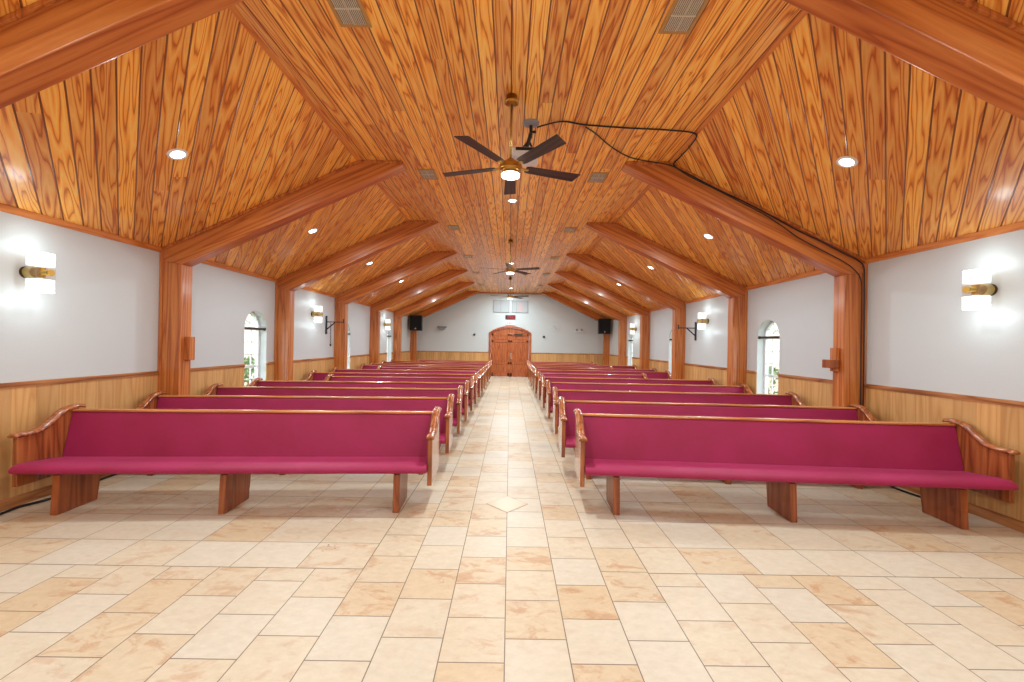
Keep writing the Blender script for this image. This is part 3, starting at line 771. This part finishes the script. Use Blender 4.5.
# ceiling fans
def make_fan(label, off, drop=.72, R=.755):
    """origin at the ceiling"""
    t = thing('ceiling_fan', label, 'ceiling fan', (0,0,0), 0, 'brass ceiling fans over the aisle')
    bm = new(); lathe(bm, [(.0,0), (.055,0), (.055,-.05), (.075,-.055), (.075,-.07), (.05,-.085), (.0,-.09)]); obj('canopy', bm, MAT['brass'], t, smooth=True)
    bm = new(); cyl(bm, (0,0,-.09), (0,0,-drop+.06), .012, n=14); obj('rod', bm, MAT['brass2'], t, smooth=True)
    bm = new(); lathe(bm, [(0,.09), (.03,.085), (.04,.05), (.09,.04), (.115,.015), (.115,-.03), (.095,-.045), (.095,-.075), (.0,-.075)], c=(0,0,-drop)); obj('motor_housing', bm, MAT['brass'], t, smooth=False, bevel=.004)
    bm = new(); lathe(bm, [(.0,-.075), (.092,-.075), (.09,-.095), (.06,-.108), (0,-.112)], c=(0,0,-drop)); obj('light_kit', bm, MAT['bulbwarm'], t, smooth=True)
    for i in range(5):
        a = math.radians(off + 72*i)
        bm = new(); pit = .012
        pts = [(.16,-.045), (.20,-.055), (R-.03,-.078), (R,.062), (.20,.055), (.16,.045)]
        A = [bm.verts.new((x, -y, .004 + y*.17)) for x, y in pts]; B = [bm.verts.new((x, -y, -.004 + y*.17)) for x, y in pts]
        bm.faces.new(A); bm.faces.new(B[::-1])
        for k_ in range(len(pts)): bm.faces.new([A[k_], B[k_], B[(k_+1) % len(pts)], A[(k_+1) % len(pts)]])
        bl = obj('blade', bm, MAT['blade'], t, loc=(0,0,-drop), rot=(0,0,a))
        bm = new(); box(bm, .09, .19, -.02, .02, -.008, .0); obj('blade_arm', bm, MAT['brass'], bl)
    return t
for y, off, lab in ((4.12, 90, 'near brass ceiling fan with five dark blades and lit lamp beside the projector'), (9.9, 50, 'second brass ceiling fan with dark blades, halfway down the aisle ceiling'), (15.6, 50, 'farthest ceiling fan, small above the door wall')):
    f = make_fan(lab, off); f.location = (-.025, y, ZF-.002)
    add_light('AREA', 'fan_lamp', (-.025, y, ZF-.72-.125), E_FAN*(1.7 if y > 15 else 1), (.86,.98,1), .18)
f = make_fan('ceiling fan behind the camera over the altar', 20); f.location = (0, -1.9, ZF-.002)
add_light('AREA', 'fan_lamp', (0, -1.9, ZF-.72-.125), E_FAN, (.86,.98,1), .18)

# ------------------------------------------------------------------ ceiling vents
def make_vent():
    t = thing('ceiling_vent', 'x', 'vent', (0,0,0), 0, 'metal air vents in the flat ceiling')
    bm = new(); w, h = .095, .15
    for a, b_, c, d_ in ((-w-.03, w+.03, -h-.03, -h), (-w-.03, w+.03, h, h+.03), (-w-.03, -w, -h, h), (w, w+.03, -h, h)): box(bm, a, b_, c, d_, -.012, 0)
    obj('frame', bm, MAT['ventframe'], t, bevel=.003)
    bm = new(); box(bm, -w, w, -h, h, -.003, -.001); obj('duct_back', bm, MAT['ventdark'], t)
    bm = new()
    for k_ in range(13):
        x = -w+.009 + k_*(2*w-.018)/12
        box(bm, x-.0034, x+.0034, -h, h, -.010, -.003)
    box(bm, -.004, .004, -h, h, -.014, -.004); box(bm, -w, w, -.004, .004, -.014, -.004)
    obj('louver', bm, MAT['ventmetal'], t)
    return t
v0 = make_vent(); used = False
vn = ['largest and nearest, at the top edge', 'beside the near fan', 'third one back', 'fourth one back', 'fifth one back', 'smallest, nearest the door wall']
for s in (-1, 1):
    for j, y in enumerate((3.06, 6.08, 8.9, 11.86, 14.65, 17.6)):
        o = v0 if not used else dup(v0); used = True
        o['label'] = 'metal vent in the flat ceiling left of centre, ' + vn[j] if s < 0 else 'metal vent in the flat ceiling right of centre, ' + vn[j]
        o.location = (s*1.265, y, ZF-.001)

# ------------------------------------------------------------------ projector on its mount
t = thing('projector', 'white projector hanging from a round ceiling mount behind the near fan', 'projector', (.195, 4.62, ZF))
bm = new(); lathe(bm, [(0,0), (.095,0), (.095,-.008), (.075,-.02), (.03,-.03), (0,-.03)]); obj('ceiling_plate', bm, MAT['grey'], t, smooth=False)
bm = new(); cyl(bm, (0,0,-.02), (0,0,-.17), .018); cyl(bm, (0,0,-.10), (.06,0,-.10), .014); cyl(bm, (0,-.02,-.13), (-.05,.0,-.30), .022); box(bm, -.12, .03, -.04, .04, -.325, -.30)
cyl(bm, (-.11,0,-.31), (-.02,0,-.2), .012); cyl(bm, (.03,0,-.31), (-.02,0,-.2), .012)
obj('mount_arm', bm, MAT['black'], t)
bm = new(); box(bm, -.215, .085, -.13, .13, -.445, -.325); obj('body', bm, MAT['projwhite'], t, bevel=.02)
bm = new(); box(bm, -.17, .06, -.134, -.128, -.372, -.338); obj('front_grille', bm, MAT['black'], t)
bm = new(); cyl(bm, (-.07,.128,-.385), (-.07,.15,-.385), .035); obj('lens', bm, MAT['black'], t)

# cables
T0R = T0-.04
zf = ZF-.012
bm = new(); tube(bm, [(.262,4.60,ZF-.06), (.34,4.58,zf-.03), (.55,4.55,zf), (.80,4.61,zf), (1.3,4.66,zf), (1.8,4.69,zf), (XS-.02,4.74,zf-.01), (XS+.03,4.95,zf-.03), (XS+.03,5.3,zf-.03), (XS+.04,T0R-.035,zf-.045)] +
    [(x, T0R-.03, zs(x)-.055-d_) for x, d_ in ((2.4,.0), (2.8,.01), (3.2,.0), (3.6,.015), (3.9,.03), (4.2,.02), (4.5,.03), (4.7,.03), (4.78,.08))] + [(4.79, T0R-.035, 2.6), (4.80, T0R-.03, 1.8), (4.80, T0R-.03, 1.0), (4.80, T0R-.03, .12)], .0085)
t = obj('black_cable', bm, MAT['black'], smooth=True); tag(t, 'black cable from the projector along the ceiling seam, right beam and post', 'cable')
bm = new(); tube(bm, [(.82,4.65,zf-.004), (.95,4.78,zf), (1.2,5.08,zf), (1.45,5.32,zf), (1.68,5.45,zf), (XS,T0R-.04,zf-.05)] +
    [(x, T0R-.032, zs(x)-.08-d_) for x, d_ in ((2.4,.0), (2.9,.0), (3.4,.015), (3.65,.05), (3.9,.10), (4.2,.11), (4.5,.12), (4.66,.16), (4.74,.24))] + [(4.755, T0R-.035, 2.45), (4.76, T0R-.03, 1.8), (4.765, T0R-.03, 1.0), (4.76, T0R-.03, .12)], .007)
t = obj('thin_black_cable', bm, MAT['black'], smooth=True); tag(t, 'thinner black cable hanging in loose waves down the right beam', 'cable')
bm = new(); tube(bm, [(-4.77,2.6,.012), (-4.78,3.4,.012), (-4.72,3.75,.012), (-4.75,4.0,.012), (-4.69,4.2,.012), (-4.74,4.6,.012), (-4.78,5.2,.012)], .013)
t = obj('floor_cable', bm, MAT['black'], smooth=True); tag(t, 'black cable lying along the left baseboard behind the front pew', 'cable')
bm = new(); tube(bm, [(4.74,4.55,.012), (4.70,4.9,.012), (4.76,5.2,.012), (4.78,5.5,.012)], .013)
t = obj('floor_cable', bm, MAT['black'], smooth=True); tag(t, 'black cable lying along the right baseboard behind the front pew', 'cable')

# ------------------------------------------------------------------ iron wall brackets
def bracket(s, y, label, chain):
    t = thing('iron_bracket', label, 'bracket', (s*W, y, 2.08))
    bm = new(); box(bm, *sorted((0, -s*.03)), -.03, .03, -.24, .24); obj('back_plate', bm, MAT['iron'], t, bevel=.005)
    bm = new(); cyl(bm, (-s*.02,0,.08), (-s*.47,0,.08), .012, n=10); cyl(bm, (-s*.02,0,-.12), (-s*.24,0,.07), .016, n=10); cyl(bm, (-s*.46,0,.05), (-s*.46,0,.16), .016, n=10)
    obj('arm', bm, MAT['iron'], t)
    if chain:
        bm = new(); x = -s*.13
        for k_ in range(14):
            z = .03 - k_*.04
            tube(bm, [(x + .012*math.cos(a)*(k_ % 2), .012*math.cos(a)*((k_+1) % 2), z + .024*math.sin(a)) for a in [2*PI*i/6 for i in range(7)]], .004, 5)
        cyl(bm, (x,0,-.5), (x,0,-.56), .022, .018, n=10)
        obj('chain', bm, MAT['iron'], t)
    return t
bracket(-1, 10.75, 'black iron wall bracket with hanging chain on the left wall', True)
bracket(1, 10.62, 'black iron wall bracket without a chain on the right wall', False)

# ------------------------------------------------------------------ speakers
for s in (-1, 1):
    side = 'left' if s < 0 else 'right'
    t = thing('loudspeaker', 'black loudspeaker mounted high on the last %s post' % side, 'speaker', (s*4.45, 19.2, 2.2))
    bm = new(); prism(bm, [(-.29,0), (.29,0), (.24,.42), (-.24,.42)], 0, .72, 'z'); obj('cabinet', bm, MAT['black'], t, bevel=.015)
    bm = new(); box(bm, -.26, .26, -.012, .0, .03, .69); obj('grille', bm, MAT['grille'], t, bevel=.005)
    bm = new(); lathe(bm, [(0,0), (.035,0), (.035,.006), (0,.008)], c=(0,0,0)); b_ = obj('badge', bm, MAT['chrome'], t, loc=(0,-.012,.09), rot=(PI/2,0,0))
    bm = new(); box(bm, -.03, .03, .36, .632, .2, .26); box(bm, -.09, .09, .60, .628, .12, .36); obj('mounting_arm', bm, MAT['iron'], t)

# ------------------------------------------------------------------ things on the door wall
for x0, x1, lab, nm in ((-.86, -.06, 'grey notice board high on the door wall, left of two', 0), (.06, .86, 'grey notice board with pink sheet high on the door wall, right of two', 1)):
    t = thing('notice_board', lab, 'board', ((x0+x1)/2, YE, 3.2), 0)
    w = (x1-x0)/2
    bm = new(); box(bm, -w, w, -.03, 0, 0, .6); obj('backing', bm, MAT['boardgrey'], t)
    bm = new()
    for a in (-w, -w+.36 if nm == 0 else -w+.22, w-.03): box(bm, a, a+.03, -.04, -.028, 0, .6)
    box(bm, -w, w, -.04, -.028, 0, .025); box(bm, -w, w, -.04, -.028, .575, .6); obj('frame', bm, MAT['boardgrey2'], t)
    if nm:
        bm = new(); box(bm, -.07, .14, -.034, -.03, .05, .5); obj('paper', bm, MAT['pink'], t)
# digital display
t = thing('digital_display', 'small dark display with red glowing digits above the door', 'display', (0, YE, 2.87))
bm = new(); box(bm, -.25, .25, -.05, 0, 0, .2); obj('case', bm, MAT['ledbox'], t, bevel=.006)
bm = new()
for k_, x in enumerate((-.1, -.0, .1, .19)):
    wd, ht = .028, .06; z0 = .1
    for a, b_, c, d_ in ((x-wd, x+wd, ht-.012, ht), (x-wd, x+wd, -ht, -ht+.012), (x-wd, x-wd+.012, -ht, ht), (x+wd-.012, x+wd, -ht, ht)):
        if k_ == 3 and a < x and b_ < x: continue
        box(bm, a, b_, -.054, -.05, z0+c, z0+d_)
obj('digits', bm, MAT['led'], t)
t = thing('exit_sign', 'pale exit sign with red letters directly above the door', 'sign', (0, YE, 2.585))
bm = new(); box(bm, -.22, .22, -.045, 0, 0, .2); obj('case', bm, MAT['reveal'], t, bevel=.006)
cu = bpy.data.curves.new('exit_text', 'FONT'); cu.body = 'EXIT'; cu.size = .17; cu.extrude = .003; cu.align_x = 'CENTER'; cu.align_y = 'CENTER'
cu.materials.append(MAT['exitred'])
tmp = bpy.data.objects.new('tmp', cu); C.objects.link(tmp); bpy.context.view_layer.update()
me_ = bpy.data.meshes.new_from_object(tmp.evaluated_get(bpy.context.evaluated_depsgraph_get())); bpy.data.objects.remove(tmp)
to = bpy.data.objects.new('lettering', me_); C.objects.link(to); to.parent = t; to.location = (0, -.048, .1); to.rotation_euler = (PI/2, 0, 0)
# emergency lights
for x, z, lab, m_ in ((-3.38, 2.36, 'dark half-round emergency light on the door wall, left of the door', 'bronze'), (3.42, 2.36, 'grey twin-headed emergency light on the door wall, right of the door', 'grey')):
    t = thing('emergency_light', lab, 'light', (x, YE, z))
    bm = new()
    if m_ == 'bronze':
        prism(bm, [(-.2,.06), (.2,.06), (.19,.02), (.13,-.06), (.06,-.1), (-.06,-.1), (-.13,-.06), (-.19,.02)], -.12, 0, 'y')
        obj('housing', bm, MAT['grey'], t, bevel=.01)
        bm = new(); box(bm, -.22, .22, -.14, 0, .05, .085); obj('rim', bm, MAT['bronze'], t)
    else:
        box(bm, -.19, .19, -.06, 0, -.09, .03); obj('housing', bm, MAT['reveal'], t, bevel=.01)
        for xx in (-.12, .12):
            bm = new(); cyl(bm, (xx,-.02,.04), (xx,-.12,.03), .05, .065, n=18); obj('lamp_head', bm, MAT['grey'], t)
for x, z, r_, lab in ((-1.78, 2.08, .055, 'small black wall sensor on the door wall, left of the door'), (1.68, 2.02, .06, 'small black wall sensor on the door wall, right of the door')):
    bm = new(); lathe(bm, [(0,0), (r_,0), (r_,.02), (r_*.7,.06), (0,.075)]); t = obj('wall_sensor', bm, MAT['black'], loc=(x, YE, z), rot=(PI/2,0,0), smooth=True); tag(t, lab, 'sensor')
t = thing('wall_clock', 'round white wall clock on the door wall, right of the door', 'clock', (2.25, YE, 2.47))
bm = new(); cyl(bm, (0,0,0), (0,-.03,0), .19, n=36); obj('face', bm, MAT['white'], t, bevel=.004)
bm = new()
for a, l_, w_ in ((math.radians(135), .16, .014), (math.radians(-42), .12, .018)):
    d_ = Vector((math.cos(a), 0, math.sin(a))); n_ = Vector((-d_.z, 0, d_.x))*w_/2
    vs = [bm.verts.new(p + Vector((0, yy, 0))) for yy in (-.032, -.035) for p in (n_, d_*l_+n_, d_*l_-n_, -n_)]
    for qd in ((0,1,2,3), (7,6,5,4), (0,4,5,1), (1,5,6,2), (2,6,7,3), (3,7,4,0)): bm.faces.new([vs[k_] for k_ in qd])
obj('clock_hand', bm, MAT['grey'], t)
# thermostat on the far side walls
for s, y in ((-1, 14.9), (1, 14.9)):
    t = thing('thermostat', 'small dark thermostat on the %s wall by the far window' % ('left' if s < 0 else 'right'), 'thermostat', (s*W, y, 1.52))
    bm = new(); box(bm, *sorted((0, -s*.03)), -.05, .05, -.06, .06); obj('case', bm, MAT['bronze'], t, bevel=.006)
    bm = new(); box(bm, *sorted((-s*.03, -s*.034)), -.03, .03, 0, .04); obj('screen', bm, MAT['black'], t)

# ------------------------------------------------------------------ world
w = bpy.data.worlds.new('sky'); bpy.context.scene.world = w; w.use_nodes = True
bg = w.node_tree.nodes['Background']
bg.inputs['Color'].default_value = (.82,.91,1,1); bg.inputs['Strength'].default_value = 5.5

# ------------------------------------------------------------------ camera
cam = bpy.data.cameras.new('camera'); co = bpy.data.objects.new('camera', cam); C.objects.link(co)
cam.lens = 36*408/1024; cam.sensor_width = 36; cam.clip_start = .05; cam.clip_end = 200
co.location = (0, 0, H)
co.rotation_euler = (math.radians(90.28), math.radians(-1.0), math.radians(-.28))
sc = bpy.context.scene; sc.camera = co
sc.view_settings.view_transform = 'Standard'; sc.view_settings.look = 'None'; sc.view_settings.gamma = 1
sc.view_settings.use_curve_mapping = False
sc.view_settings.exposure = 0.0
sc.cycles.use_denoising = True
sc.cycles.max_bounces = 10; sc.cycles.diffuse_bounces = 6; sc.cycles.sample_clamp_indirect = 8
